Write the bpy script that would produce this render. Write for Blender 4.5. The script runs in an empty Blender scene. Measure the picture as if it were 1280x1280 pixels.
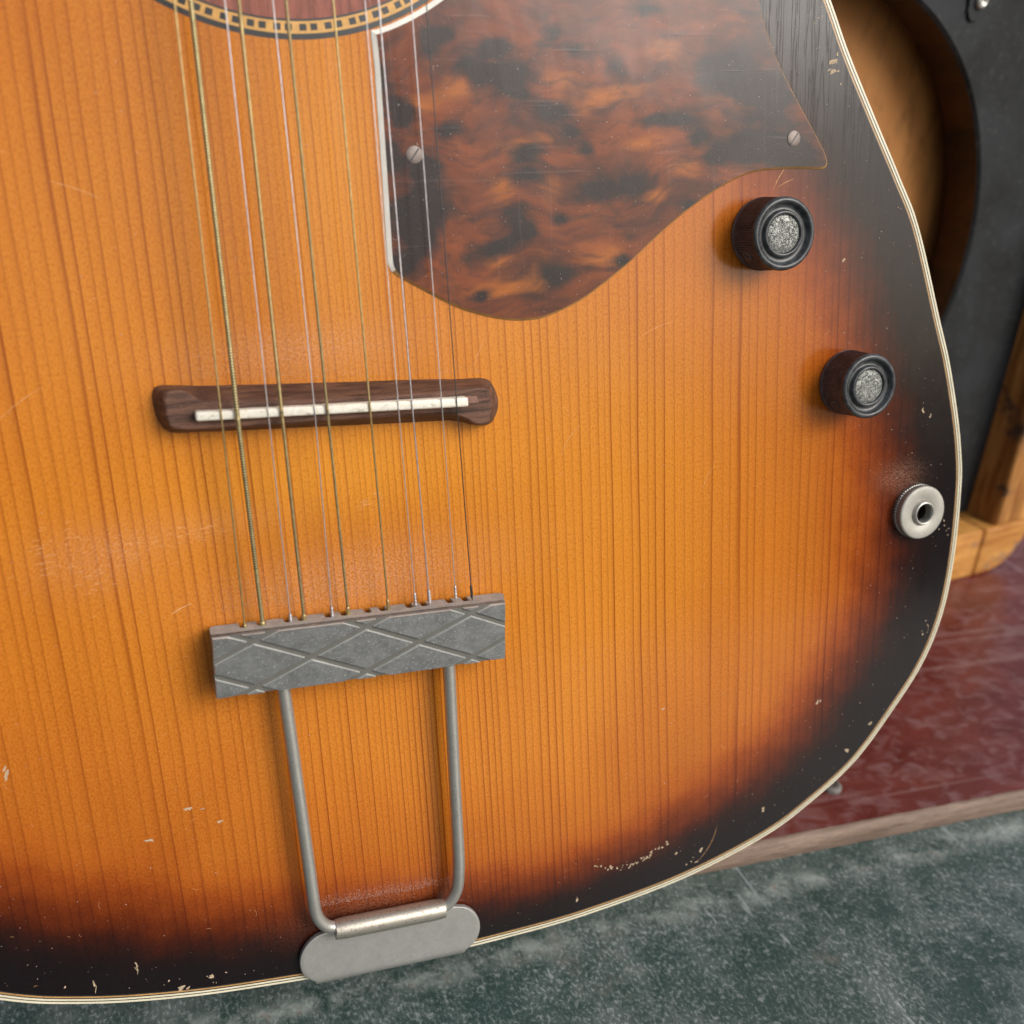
import bpy, bmesh, math, random
import numpy as np
from mathutils import Vector, Matrix
from mathutils.geometry import delaunay_2d_cdt
random.seed(7); rng = np.random.default_rng(7)
S = bpy.context.scene
R = math.radians

# ------------------------------------------------------------------ camera
# world: X along the table edge, Y away from the viewer, Z up, metres
LEAN = R(11)
n_c = Vector((-490, -340, 1280)).normalized()        # guitar face normal, seen from the camera (x right, y down, z forward)
v_c = Vector((0, 1, 340/1280)).normalized()          # down along the face
h_c = v_c.cross(n_c)
g_c = v_c*math.cos(LEAN) + n_c*math.sin(LEAN)        # gravity
Zw = -g_c; Xw = h_c; Yw = Zw.cross(Xw)
RW = Matrix((Xw, Yw, Zw))                            # camera frame -> world
CAM = Vector((0, 0, 0.2748))
cd = bpy.data.cameras.new('camera'); cam = bpy.data.objects.new('camera', cd); S.collection.objects.link(cam)
cr, cdn, cf = RW @ Vector((1,0,0)), RW @ Vector((0,1,0)), RW @ Vector((0,0,1))
cam.matrix_world = Matrix.Translation(CAM) @ Matrix((cr, -cdn, -cf)).transposed().to_4x4()
cd.sensor_width = 36; cd.lens = 36; cd.clip_start = 0.005; cd.clip_end = 100
cd.dof.use_dof = True; cd.dof.focus_distance = 0.287; cd.dof.aperture_fstop = 12.5
S.camera = cam

# ------------------------------------------------------------------ sky and sun
SUN_EL, SUN_AZ = R(34), R(145)       # azimuth clockwise from +Y: in front of the guitar, to its right
w = bpy.data.worlds.new('World'); S.world = w; w.use_nodes = True
nt = w.node_tree; bg = nt.nodes['Background']
sky = nt.nodes.new('ShaderNodeTexSky'); sky.sky_type = 'NISHITA'; sky.sun_disc = False
sky.sun_elevation = SUN_EL; sky.sun_rotation = SUN_AZ; sky.dust_density = 5; sky.air_density = 1.0; sky.ozone_density = 1.0
hs = nt.nodes.new('ShaderNodeHueSaturation'); hs.inputs['Saturation'].default_value = 0.6
nt.links.new(sky.outputs[0], hs.inputs['Color']); nt.links.new(hs.outputs[0], bg.inputs['Color'])
bg.inputs['Strength'].default_value = 0.12
sl = bpy.data.lights.new('sun', 'SUN'); sl.energy = 1.5; sl.angle = R(34); sl.color = (1, .985, .97)
so = bpy.data.objects.new('sun', sl); S.collection.objects.link(so)
sd = Vector((math.sin(SUN_AZ)*math.cos(SUN_EL), math.cos(SUN_AZ)*math.cos(SUN_EL), math.sin(SUN_EL)))
so.rotation_euler = sd.to_track_quat('Z', 'Y').to_euler()
S.view_settings.view_transform = 'Standard'; S.view_settings.look = 'None'
S.view_settings.exposure = 0.1; S.view_settings.gamma = 1
S.render.resolution_x = S.render.resolution_y = 1024

# ------------------------------------------------------------------ node helper
class NT:
    def __init__(s, name):
        s.m = bpy.data.materials.new(name); s.m.use_nodes = True; s.t = s.m.node_tree
        s.b = s.t.nodes['Principled BSDF']
    def n(s, typ, **k):
        nd = s.t.nodes.new('ShaderNode'+typ)
        ins = k.pop('i', {})
        for a, v in k.items(): setattr(nd, a, v)
        for a, v in ins.items(): s.set(nd.inputs[a], v)
        return nd
    def set(s, inp, v):
        if isinstance(v, bpy.types.NodeSocket): s.t.links.new(v, inp)
        elif isinstance(v, (tuple, list)) and inp.type == 'RGBA' and len(v) == 3: inp.default_value = (*v, 1)
        else: inp.default_value = v
    def mm(s, sc=(1,1,1), rot=(0,0,0), loc=(0,0,0)):            # object coordinates in millimetres, then stretched
        if not hasattr(s, '_tc'): s._tc = s.n('TexCoord').outputs['Object']
        return s.n('Mapping', i={0: s._tc, 'Scale': tuple(1000*c for c in sc), 'Rotation': rot, 'Location': loc}).outputs[0]
    def noise(s, sc=1, vec=None, det=3, rough=.5, dist=0):
        return s.n('TexNoise', i={'Vector': vec if vec is not None else s.mm(), 'Scale': sc, 'Detail': det, 'Roughness': rough, 'Distortion': dist}).outputs[0]
    def ramp(s, f, stops, interp='LINEAR'):
        r = s.n('ValToRGB', i={0: f}); r.color_ramp.interpolation = interp; e = r.color_ramp.elements
        e[0].position = stops[0][0]; e[1].position = stops[-1][0]
        for p, c in stops[1:-1]: e.new(p)
        for el, (p, c) in zip(e, stops):
            el.color = (c, c, c, 1) if not isinstance(c, tuple) else (*c, 1)
        return r.outputs[0]
    def mix(s, f, a, b, bt='MIX'):
        m = s.n('Mix', data_type='RGBA', blend_type=bt)
        s.set(m.inputs[0], f); s.set(m.inputs[6], a); s.set(m.inputs[7], b); return m.outputs[2]
    def ma(s, op, a, b=0.0, c=None, clamp=False):
        m = s.n('Math', operation=op, use_clamp=clamp); s.set(m.inputs[0], a); s.set(m.inputs[1], b)
        if c is not None: s.set(m.inputs[2], c)
        return m.outputs[0]
    def attr(s, name): return s.n('Attribute', attribute_name=name).outputs['Fac']
    def bump(s, hgt, strength=.3, dist=.0001, prev=None):
        i = {'Height': hgt, 'Strength': strength, 'Distance': dist}
        if prev is not None: i['Normal'] = prev
        return s.n('Bump', i=i).outputs[0]
    def out(s, **k):
        for a, v in k.items(): s.set(s.b.inputs[a.replace('_', ' ')], v)
        return s.m

def simple(name, col, rough=.5, metal=0, var=.25, sc=.6, bump=.15, spec=.5, coat=0):
    t = NT(name); nz = t.noise(sc, det=5, rough=.6); f = t.noise(sc*9, det=2)
    c = t.mix(t.ramp(nz, [(.3, 0.), (.7, 1.)]), tuple(x*(1-var) for x in col), tuple(min(1, x*(1+var)) for x in col))
    rr = t.ma('MULTIPLY_ADD', f, .25, rough-.12)
    return t.out(Base_Color=c, Roughness=rr, Metallic=metal, Specular_IOR_Level=spec, Coat_Weight=coat, Normal=t.bump(f, bump, .0001))

# ------------------------------------------------------------------ materials
def mat_spruce():
    t = NT('sunburst_spruce')
    # annual rings: 'ring' counts them across the board, the profile rises slowly and drops sharply
    w1 = t.noise(1, t.mm((.15, .0012, 1)), det=2, rough=.6); w2 = t.noise(1, t.mm((.02, .007, 1)), det=2)
    ring = t.ma('ADD', t.attr('ring'), t.ma('MULTIPLY_ADD', w1, 1.7, -.85))
    ring = t.ma('ADD', ring, t.ma('MULTIPLY_ADD', w2, 1.1, -.55))
    fr = t.ma('FRACT', ring); fl = t.ma('FLOOR', ring)
    rnd = t.n('TexWhiteNoise', noise_dimensions='1D', i={'W': fl}).outputs[0]
    late = t.ramp(fr, [(0., .40), (.06, 0.), (.45, .06), (.80, .32), (.94, 1.), (1., .8)])
    patch = t.ramp(t.noise(.02, t.mm((1, .35, 1)), det=2), [(.3, .45), (.7, 1.)])
    late = t.ma('MULTIPLY', late, t.ma('MULTIPLY', patch, t.ma('MULTIPLY_ADD', rnd, .85, .32)))
    fib = t.noise(1, t.mm((4.5, .5, 1)), det=4, rough=.65)
    pore = t.noise(1.9, t.mm((1, .7, 1)), det=3, rough=.75)
    big = t.noise(.022, t.mm((1, .5, 1)), det=3)
    base = t.mix(t.ramp(big, [(.3, 0.), (.7, 1.)]), (.46, .138, .011), (.60, .205, .018))
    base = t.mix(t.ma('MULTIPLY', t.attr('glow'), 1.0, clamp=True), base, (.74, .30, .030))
    base = t.mix(t.ramp(fib, [(.35, 0.), (.7, .30)]), base, (.40, .100, .008))
    base = t.mix(t.ramp(pore, [(.44, 0.), (.62, .42)]), base, (.66, .26, .036))
    base = t.mix(t.ramp(pore, [(.36, .42), (.48, 0.)]), base, (.33, .075, .006))
    base = t.mix(t.ma('MULTIPLY', late, 1.05, clamp=True), base, (.235, .048, .004))
    # sprayed burst: amber to red brown to black
    b = t.ma('ADD', t.attr('burst'), t.ma('MULTIPLY_ADD', t.noise(.12, det=3), .22, -.11))
    b = t.ma('ADD', b, t.ma('MULTIPLY_ADD', fib, .10, -.05))
    pre = t.ramp(t.ma('MULTIPLY_ADD', b, 1., 1.), [(0.1, (1., 1., 1.)), (.55, (.94, .87, .82)), (1., (.82, .71, .66))])
    base = t.mix(1., base, pre, 'MULTIPLY')
    tint = t.ramp(b, [(0., (1., 1., 1.)), (.18, (.90, .80, .80)), (.36, (.60, .41, .42)), (.54, (.28, .155, .19)), (.70, (.125, .060, .10)), (.86, (.035, .024, .06)), (1., (.015, .014, .03))])
    col = t.mix(1., base, tint, 'MULTIPLY')
    blk = t.ramp(b, [(.62, 0.), (.98, 1.)])
    col = t.mix(t.ma('MULTIPLY', blk, .9), col, (.0050, .0034, .0048))
    # haze of fine rubbing and dust, where hands and dust sit (attribute 'dust')
    dz = t.ma('MULTIPLY', t.attr('dust'), t.ramp(t.noise(1.6, det=4, rough=.75), [(.40, 0.), (.66, 1.)]), clamp=True)
    col = t.mix(t.ma('MULTIPLY', dz, .5), col, (.62, .37, .25))
    # tiny bits
    v = t.n('TexVoronoi', feature='F1', i={'Vector': t.mm(), 'Scale': .30}).outputs
    spot = t.ma('LESS_THAN', v[0], .03)
    col = t.mix(t.ma('MULTIPLY', spot, .55), col, (.55, .40, .30))
    sc = t.noise(.35, t.mm((1, .07, 1), (0, 0, .9)), det=4, rough=.7)
    rough = t.ma('ADD', t.ma('MULTIPLY_ADD', t.noise(.05, det=5), .18, .08), t.ma('MULTIPLY', dz, .3))
    bn = t.bump(t.ma('MULTIPLY', late, -1.), .18, .0001)
    bn = t.bump(t.noise(.09, t.mm((1, .25, 1)), det=3), .35, .0005, bn)
    # lacquer checking along the grain in the black border, like fine wrinkles
    wr = t.ramp(t.noise(.5, t.mm((.9, .04, 1)), det=3, dist=.5), [(.47, 0.), (.5, 1.), (.53, 0.)])
    bn = t.bump(t.ma('MULTIPLY', wr, t.attr('check')), .16, .00015, bn)
    bn = t.bump(sc, .05, .0001, bn)
    bn = t.bump(pore, .10, .00003, bn)
    return t.out(Base_Color=col, Roughness=rough, Specular_IOR_Level=.33, Normal=bn)

def mat_tortoise():
    t = NT('tortoiseshell_celluloid')
    co = t.mm((1, 1, 1))
    # flowing amber and brown: coordinates bent by a slow noise, then stretched along the flow
    bend = t.n('TexNoise', i={'Vector': t.mm((1, 1, 1)), 'Scale': .035, 'Detail': 3.}).outputs[1]
    fl = t.n('VectorMath', operation='MULTIPLY_ADD', i={0: bend, 1: (20, 20, 0), 2: t.mm()}).outputs[0]
    flow = lambda sx, sy, sc, det=4, off=0: t.noise(sc, t.n('Mapping', i={0: fl, 'Scale': (sx, sy, 1), 'Location': (off, off, 0)}).outputs[0], det=det, rough=.6)
    wx = flow(.8, 1.3, .14, 5); wy = flow(.6, 1.3, .30, 4, 40)
    dk = t.ma('ADD', t.attr('dark'), t.ma('ADD', t.ma('MULTIPLY_ADD', wx, 1.8, -.95), t.ma('MULTIPLY_ADD', wy, .5, -.25)))
    gl = t.ma('ADD', t.attr('glow'), t.ma('MULTIPLY_ADD', flow(.40, 1.4, .085, 6, 11), 2.3, -1.38))
    sw = flow(.42, 1.4, .08, 7, 77)
    base = t.mix(t.ramp(sw, [(.36, 0.), (.62, 1.)]), (.055, .012, .005), (.20, .042, .007))
    base = t.mix(t.ramp(gl, [(.05, 0.), (.9, 1.)]), base, (.36, .100, .010))
    th_ = flow(.34, 1.6, .20, 6, 5)
    base = t.mix(t.ramp(th_, [(.52, 0.), (.68, .7)]), base, (.040, .010, .007))
    base = t.mix(t.ramp(dk, [(.05, 0.), (.40, .60), (.72, .97)]), base, (.0080, .0062, .0080))
    fine = t.noise(2.2, det=3, rough=.7)
    base = t.mix(t.ramp(fine, [(.50, 0.), (.7, .12)]), base, (.20, .09, .06))
    dust = t.n('TexVoronoi', feature='F1', i={'Vector': t.mm(), 'Scale': .62})
    bits = t.ma('MULTIPLY', t.ma('LESS_THAN', dust.outputs[0], .05), t.ramp(t.noise(.07, det=2), [(.4, .25), (.65, 1.)]))
    base = t.mix(t.ma('MULTIPLY', bits, .6), base, (.45, .38, .34))
    scr = t.ramp(t.noise(.7, t.mm((1, .05, 1), (0, 0, .8)), det=2), [(.66, 0.), (.70, 1.)])
    scr2 = t.ramp(t.noise(.8, t.mm((.05, 1, 1), (0, 0, .35)), det=2), [(.67, 0.), (.71, 1.)])
    s_ = t.ma('MAXIMUM', scr, scr2)
    base = t.mix(t.ma('MULTIPLY', s_, .04), base, (.4, .3, .25))
    # worn, duller towards the strumming area
    wear = t.ramp(t.noise(.03, det=2), [(.35, 0.), (.65, 1.)])
    rough = t.ma('ADD', t.ma('MULTIPLY_ADD', wear, .12, .12), t.ma('MULTIPLY_ADD', fine, .08, -.03))
    bn = t.bump(t.noise(.10, t.mm((1, .5, 1)), det=2), .25, .0004)
    bn = t.bump(t.noise(1.1, t.mm((2.5, .2, 1)), det=3), .06, .0001, bn)
    bn = t.bump(s_, .1, .00005, bn)
    return t.out(Base_Color=base, Roughness=rough, Specular_IOR_Level=.34, Normal=bn)

def mat_wood(name, dark, light, stretch=(.12, 1.6, 1), rough=.5, sc=1., worn=None, spec=.4, rot=(0,0,0), bump=.4):
    t = NT(name)
    a = t.noise(.35*sc, t.mm(stretch, rot), det=5, rough=.65, dist=.6); f = t.noise(2.4*sc, t.mm(stretch, rot), det=4, rough=.7)
    c = t.mix(t.ramp(a, [(.32, 0.), (.66, 1.)]), dark, light)
    c = t.mix(t.ramp(f, [(.32, .65), (.5, 0.)]), c, tuple(x*.45 for x in dark))
    if worn:
        wn = t.noise(.05*sc, det=5, rough=.65); c = t.mix(t.ramp(wn, [(.55, 0.), (.62, 1.)]), c, worn)
    sp = t.noise(3., det=2, rough=.7); c = t.mix(t.ramp(sp, [(.66, 0.), (.74, .5)]), c, (.5, .38, .30))
    return t.out(Base_Color=c, Roughness=t.ma('MULTIPLY_ADD', f, .2, rough-.1), Specular_IOR_Level=spec, Normal=t.bump(f, bump, .0002))

def mat_metal(name, col, rough, grime=(.12,.10,.07), pit=.5, metal=.85, mott=.35):
    t = NT(name)
    a = t.noise(.22, det=6, rough=.75); f = t.noise(1.5, det=4, rough=.75); g = t.noise(.5, t.mm((1, .2, 1)), det=3)
    c = t.mix(t.ramp(a, [(.35, 0.), (.65, mott)]), col, tuple(x*.55 for x in col))
    c = t.mix(t.ramp(f, [(.57, 0.), (.65, pit)]), c, grime)
    c = t.mix(t.ramp(f, [(.30, .35), (.38, 0.)]), c, tuple(min(1, x*1.35) for x in col))
    r = t.ma('ADD', t.ma('MULTIPLY_ADD', a, .25, rough-.12), t.ma('MULTIPLY_ADD', g, .12, -.06))
    return t.out(Base_Color=c, Roughness=r, Metallic=metal, Normal=t.bump(f, .12, .0001))

def mat_silver_cap():
    t = NT('engraved_aluminium')
    nz = t.noise(.40, det=2, rough=.6, dist=4.)
    m = t.ramp(t.ma('ABSOLUTE', t.ma('SUBTRACT', nz, .5)), [(.012, 0.), (.055, 1.)]); g = t.noise(1.4, det=4, rough=.7)
    c = t.mix(m, (.035, .038, .036), (.40, .41, .38)); c = t.mix(t.ramp(g, [(.45, 0.), (.62, .9)]), c, (.13, .135, .125))
    return t.out(Base_Color=c, Metallic=.35, Roughness=.55, Normal=t.bump(m, .7, .0003))

def mat_bone():
    t = NT('stained_bone')
    a = t.noise(.5, t.mm((.5, 1.6, 1), (0, 0, R(3))), det=5, rough=.75); b = t.noise(1.1, det=3, rough=.7)
    c = t.mix(t.ramp(b, [(.35, 0.), (.65, 1.)]), (.66, .62, .51), (.80, .77, .68))
    c = t.mix(t.ramp(a, [(.60, 0.), (.67, .75)]), c, (.24, .19, .13))
    return t.out(Base_Color=c, Roughness=.42, Normal=t.bump(a, .3, .0001))

def mat_wound(name, col):
    t = NT(name); c = t.mix(t.ramp(t.noise(.6, det=3), [(.35, 0.), (.65, 1.)]), tuple(x*.75 for x in col), col)
    return t.out(Base_Color=c, Metallic=.8, Roughness=.38)

def mat_green():
    t = NT('dusty_green_paint')
    a = t.noise(.011, det=6, rough=.65); b_ = t.noise(.035, t.mm((1, .8, 1), (0, 0, .3)), det=7, rough=.78)
    f = t.noise(.75, t.mm((1.25, .75, 1), (0, 0, .2)), det=3, rough=.7)
    f2 = t.noise(.33, det=3, rough=.65)
    base = t.mix(t.ramp(a, [(.35, 0.), (.65, 1.)]), (.022, .050, .043), (.054, .088, .080))
    base = t.mix(t.ramp(b_, [(.46, 0.), (.64, .6)]), base, (.18, .215, .21))
    m = t.ma('ADD', b_, t.ma('MULTIPLY_ADD', a, .7, -.35))
    base = t.mix(t.ma('MULTIPLY', t.ramp(f, [(.53, 0.), (.64, 1.)]), t.ramp(m, [(.36, .08), (.62, .85)])), base, (.34, .385, .375))
    base = t.mix(t.ma('MULTIPLY', t.ramp(f2, [(.57, 0.), (.70, 1.)]), .55), base, (.34, .375, .37))
    base = t.mix(t.ramp(f, [(.32, .6), (.45, 0.)]), base, (.013, .033, .028))
    pk = t.noise(.016, t.mm(loc=(90, 40, 0)), det=5, rough=.7); base = t.mix(t.ramp(pk, [(.58, 0.), (.70, .45)]), base, (.30, .25, .22))
    # paint worn pale along the board edge (a band of this surface, by its own coordinates)
    sp = t.n('SeparateXYZ', i={0: t.mm()}); e = t.ma('ADD', sp.outputs[1], t.ma('MULTIPLY', t.noise(.05, det=4), 11.))
    ew = t.ma('MULTIPLY', t.ramp(t.ma('DIVIDE', t.ma('SUBTRACT', e, 222.), 12.), [(0., 0.), (.5, 1.), (1., .2)]), t.ramp(t.noise(.05, t.mm(loc=(5, 0, 9)), det=8, rough=.75), [(.46, 0.), (.60, .75)]))
    base = t.mix(ew, base, (.38, .42, .40))
    rust = t.ma('MULTIPLY', ew, t.ramp(t.noise(.16, det=5, rough=.7), [(.56, 0.), (.66, .8)])); base = t.mix(rust, base, (.16, .075, .03))
    st = t.ramp(t.noise(.30, t.mm((1, .16, 1), (0, 0, .30)), det=3, rough=.6), [(.66, 0.), (.72, .7)])
    base = t.mix(t.ma('MULTIPLY', st, t.ramp(b_, [(.40, 0.), (.60, 1.)])), base, (.50, .54, .54))
    scr = t.ramp(t.noise(.11, t.mm((1, .035, 1), (0, 0, .35)), det=2), [(.70, 0.), (.73, .6)])
    base = t.mix(scr, base, (.34, .40, .41))
    return t.out(Base_Color=base, Roughness=t.ma('MULTIPLY_ADD', f, .3, .30), Specular_IOR_Level=.5, Normal=t.bump(f, .30, .0004))

def mat_red():
    t = NT('scuffed_oxblood_paint')
    a = t.noise(.03, t.mm((1, 1.6, 1)), det=5, rough=.6, dist=.8); f = t.noise(.10, t.mm((1, 1.5, 1)), det=4, rough=.55, dist=.8)
    base = t.mix(t.ramp(a, [(.3, 0.), (.7, 1.)]), (.095, .014, .011), (.165, .036, .028))
    base = t.mix(t.ramp(f, [(.47, 0.), (.66, .45)]), base, (.27, .155, .16))
    scr = t.ramp(t.noise(.10, t.mm((.03, 1, 1), (0, 0, -.1)), det=2), [(.64, 0.), (.68, .35)]); base = t.mix(scr, base, (.30, .18, .17))
    scr = t.ramp(t.noise(.12, t.mm((1, .04, 1), (0, 0, .4)), det=2), [(.69, 0.), (.72, .5)]); base = t.mix(scr, base, (.36, .25, .25))
    return t.out(Base_Color=base, Roughness=t.ma('MULTIPLY_ADD', f, .25, .18), Normal=t.bump(f, .2, .0006))

def mat_blackpanel():
    t = NT('worn_black_paint')
    a = t.noise(.03, det=6, rough=.65); f = t.noise(.25, det=4, rough=.7)
    base = t.mix(t.ramp(a, [(.35, 0.), (.7, 1.)]), (.008, .0095, .0095), (.026, .029, .033))
    base = t.mix(t.ramp(f, [(.56, 0.), (.72, .5)]), base, (.075, .080, .075))
    l = t.noise(1., t.mm((.05, 1, 1.2)), det=3); base = t.mix(t.ramp(l, [(.6, 0.), (.75, .25)]), base, (.08, .085, .09))
    return t.out(Base_Color=base, Roughness=.6, Specular_IOR_Level=.25, Normal=t.bump(f, .25, .0004))

M = dict(
    spruce=mat_spruce(), tort=mat_tortoise(),
    cream=simple('aged_cream_celluloid', (.68, .63, .47), .35, var=.10, sc=.15, bump=.05),
    tan=simple('yellowed_celluloid', (.42, .24, .09), .35, var=.2, sc=.2, bump=.05),
    white=simple('white_celluloid_bevel', (.88, .86, .78), .30, var=.06, sc=.2, bump=.05),
    black=simple('black_celluloid', (.012, .014, .014), .30, var=.3, sc=.8, bump=.08),
    yellow=simple('boxwood_inlay', (.60, .32, .075), .40, var=.14, sc=.8, bump=.1),
    redwood=mat_wood('red_cedar', (.15, .028, .014), (.34, .095, .055), (1.6, .12, 1), .4),
    rosewood=mat_wood('rosewood', (.026, .011, .007), (.19, .090, .055), (.09, 1.3, 1), .6, sc=1.9, rot=(0, 0, R(3)), bump=.8),
    bone=mat_bone(),
    sides=mat_wood('dark_body_wood', (.016, .007, .004), (.045, .018, .009), (.1, .1, 1.), .28, spec=.5),
    bakelite=simple('brown_black_bakelite', (.11, .085, .080), .42, var=.4, sc=.5, bump=.1),
    knobtop=simple('rubbed_black_bakelite', (.040, .044, .048), .33, var=.8, sc=.5, bump=.12),
    silver=mat_silver_cap(),
    nickel=mat_metal('dull_nickel', (.50, .49, .45), .36, pit=.35, metal=.7),
    zinc=mat_metal('oxidised_zinc', (.27, .28, .28), .34, (.50, .51, .49), .8, metal=.55, mott=.95),
    zincband=mat_metal('dark_oxidised_zinc', (.15, .15, .135), .5, (.09, .09, .08), .5, metal=.35),
    zincedge=mat_metal('zinc_edge_highlight', (.58, .59, .56), .4, (.2, .2, .19), .8, metal=.2),  # diamond bevels: edge highlights put into the colour as a brighter zinc
    dirtyzinc=mat_metal('brown_stained_zinc', (.42, .42, .40), .6, (.66, .63, .60), .8, metal=.1, mott=.7),
    plate=mat_metal('brushed_nickel_plate', (.42, .42, .395), .46, (.27, .26, .23), .5, metal=.6),
    barrel=mat_metal('pitted_nickel', (.46, .43, .37), .40, (.12, .08, .05), 1.0, metal=.75),
    gold=mat_wound('brass_wire', (.56, .42, .19)), wound=mat_wound('phosphor_bronze_winding', (.50, .41, .20)),
    steel=mat_wound('plain_steel_wire', (.72, .70, .72)), darksteel=mat_wound('tarnished_steel_wire', (.10, .10, .10)),
    dark=simple('inside_dark', (.006, .005, .004), .8),
    green=mat_green(), red=mat_red(), panel=mat_blackpanel(),
    edgewood=mat_wood('weathered_board_edge', (.13, .085, .062), (.30, .215, .165), (.10, 1.2, 1.2), .7, sc=.6),
    casewood=mat_wood('worn_varnished_pine', (.36, .13, .022), (.68, .36, .10), (.10, 1, 1.1), .42, sc=.6, worn=(.22, .15, .11)),
    stilewood=mat_wood('worn_varnished_pine_upright', (.22, .075, .013), (.66, .34, .10), (1, 1, .05), .42, sc=.5, worn=(.07, .045, .03)),
    backwood=mat_wood('amber_plywood', (.38, .155, .038), (.47, .21, .058), (1, 1, .35), .6, sc=.06, bump=.1),
    rimwood=mat_wood('painted_plywood_edge', (.006, .005, .004), (.075, .032, .011), (1, .3, .6), .6, sc=.16),
    oldscrew=mat_metal('tarnished_screw', (.24, .20, .18), .55, (.35, .3, .27), .6, metal=.4),
    washer=mat_metal('satin_nickel_washer', (.46, .44, .39), .5, (.3, .28, .24), .4, metal=.3),
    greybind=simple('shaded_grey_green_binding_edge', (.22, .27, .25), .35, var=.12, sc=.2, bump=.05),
    groove=simple('winding_groove', (.15, .12, .06), .6),
    chip=simple('bare_chipped_wood', (.46, .35, .23), .8, var=.45, sc=3, bump=.5),
    dust=simple('pale_dust', (.40, .33, .29), .9, var=.2, sc=2),
    scuff=simple('faint_lacquer_scuff', (.66, .36, .15), .7, var=.3, sc=1),
    boltgrey=simple('painted_grey_bolt', (.13, .12, .11), .5, var=.3, sc=.5, bump=.3),
)

# ------------------------------------------------------------------ object helpers (mesh data given in millimetres)
def mesh_obj(name, verts, faces, mats, parent=None, mi=None, smooth=False, attrs=None):
    me = bpy.data.meshes.new(name)
    me.from_pydata([(x*.001, y*.001, z*.001) for x, y, z in verts], [], faces)
    for m in (mats if isinstance(mats, (list, tuple)) else [mats]): me.materials.append(m)
    if mi is not None: me.polygons.foreach_set('material_index', mi)
    if smooth: me.polygons.foreach_set('use_smooth', [True]*len(me.polygons))
    for k, a in (attrs or {}).items():
        at = me.attributes.new(k, 'FLOAT', 'POINT'); at.data.foreach_set('value', np.asarray(a, dtype=np.float32))
    me.update()
    o = bpy.data.objects.new(name, me); S.collection.objects.link(o); o.parent = parent
    return o
def bm_obj(name, bm, mats, parent=None, smooth=False, angle=None):
    bmesh.ops.recalc_face_normals(bm, faces=bm.faces)
    for v in bm.verts: v.co *= .001
    me = bpy.data.meshes.new(name); bm.to_mesh(me); bm.free()
    for m in (mats if isinstance(mats, (list, tuple)) else [mats]): me.materials.append(m)
    if smooth:
        me.polygons.foreach_set('use_smooth', [True]*len(me.polygons))
        if angle: me.set_sharp_from_angle(angle=R(angle))
    o = bpy.data.objects.new(name, me); S.collection.objects.link(o); o.parent = parent
    return o
def thing(name, label, cat, mw=None):
    o = bpy.data.objects.new(name, None); S.collection.objects.link(o); o.empty_display_size = .02
    o['label'] = label; o['category'] = cat
    if mw is not None: o.matrix_world = mw
    return o
def spline(pts, per=8, closed=False):
    P = [np.array(p, float) for p in pts]; N = len(P); out = []
    rngi = range(N if closed else N-1)
    for i in rngi:
        p1, p2 = P[i], P[(i+1) % N]
        p0 = P[i-1] if (closed or i > 0) else 2*p1-p2
        p3 = P[(i+2) % N] if (closed or i+2 < N) else 2*p2-p1
        for k in range(per):
            u = k/per
            out.append(.5*((2*p1)+(-p0+p2)*u+(2*p0-5*p1+4*p2-p3)*u*u+(-p0+3*p1-3*p2+p3)*u**3))
    if not closed: out.append(P[-1])
    return np.array(out)
def resample(P, step, closed=True):
    Q = np.vstack([P, P[:1]]) if closed else P
    d = np.r_[0, np.cumsum(np.hypot(*np.diff(Q, axis=0).T))]; m = max(8, int(round(d[-1]/step)))
    s = np.linspace(0, d[-1], m+1)[:-1] if closed else np.linspace(0, d[-1], m+1)
    return np.c_[np.interp(s, d, Q[:, 0]), np.interp(s, d, Q[:, 1])]
def inset(P, d):                      # closed counter-clockwise loop, moved inwards by d
    t = np.roll(P, -1, 0)-np.roll(P, 1, 0); t /= np.hypot(*t.T)[:, None]
    return P + np.c_[-t[:, 1], t[:, 0]]*d
def rings(loops, closed_loop=True):   # stitch equal-length 3D loops
    n = len(loops[0]); V = [tuple(p) for L in loops for p in L]; F = []
    for i in range(len(loops)-1):
        for k in range(n if closed_loop else n-1):
            a, b = i*n+k, i*n+(k+1) % n; F.append((a, b, b+n, a+n))
    return V, F
def L3(P, z): return [(p[0], p[1], z) for p in P]
def inside(P, pts):
    x, y = pts[:, 0], pts[:, 1]; c = np.zeros(len(pts), bool); n = len(P); j = n-1
    for i in range(n):
        xi, yi, xj, yj = *P[i], *P[j]
        if yi != yj: c ^= ((yi > y) != (yj > y)) & (x < (xj-xi)*(y-yi)/(yj-yi)+xi)
        j = i
    return c
def dist_to(P, pts, closed=True):
    Q = np.roll(P, -1, 0) if closed else P[1:]; A = P if closed else P[:-1]; best = np.full(len(pts), 1e9)
    for a, b in zip(A, Q):
        ab = b-a; t = np.clip(((pts-a)@ab)/(ab@ab+1e-12), 0, 1); d = pts-(a+t[:, None]*ab); best = np.minimum(best, (d**2).sum(1))
    return np.sqrt(best)
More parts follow.
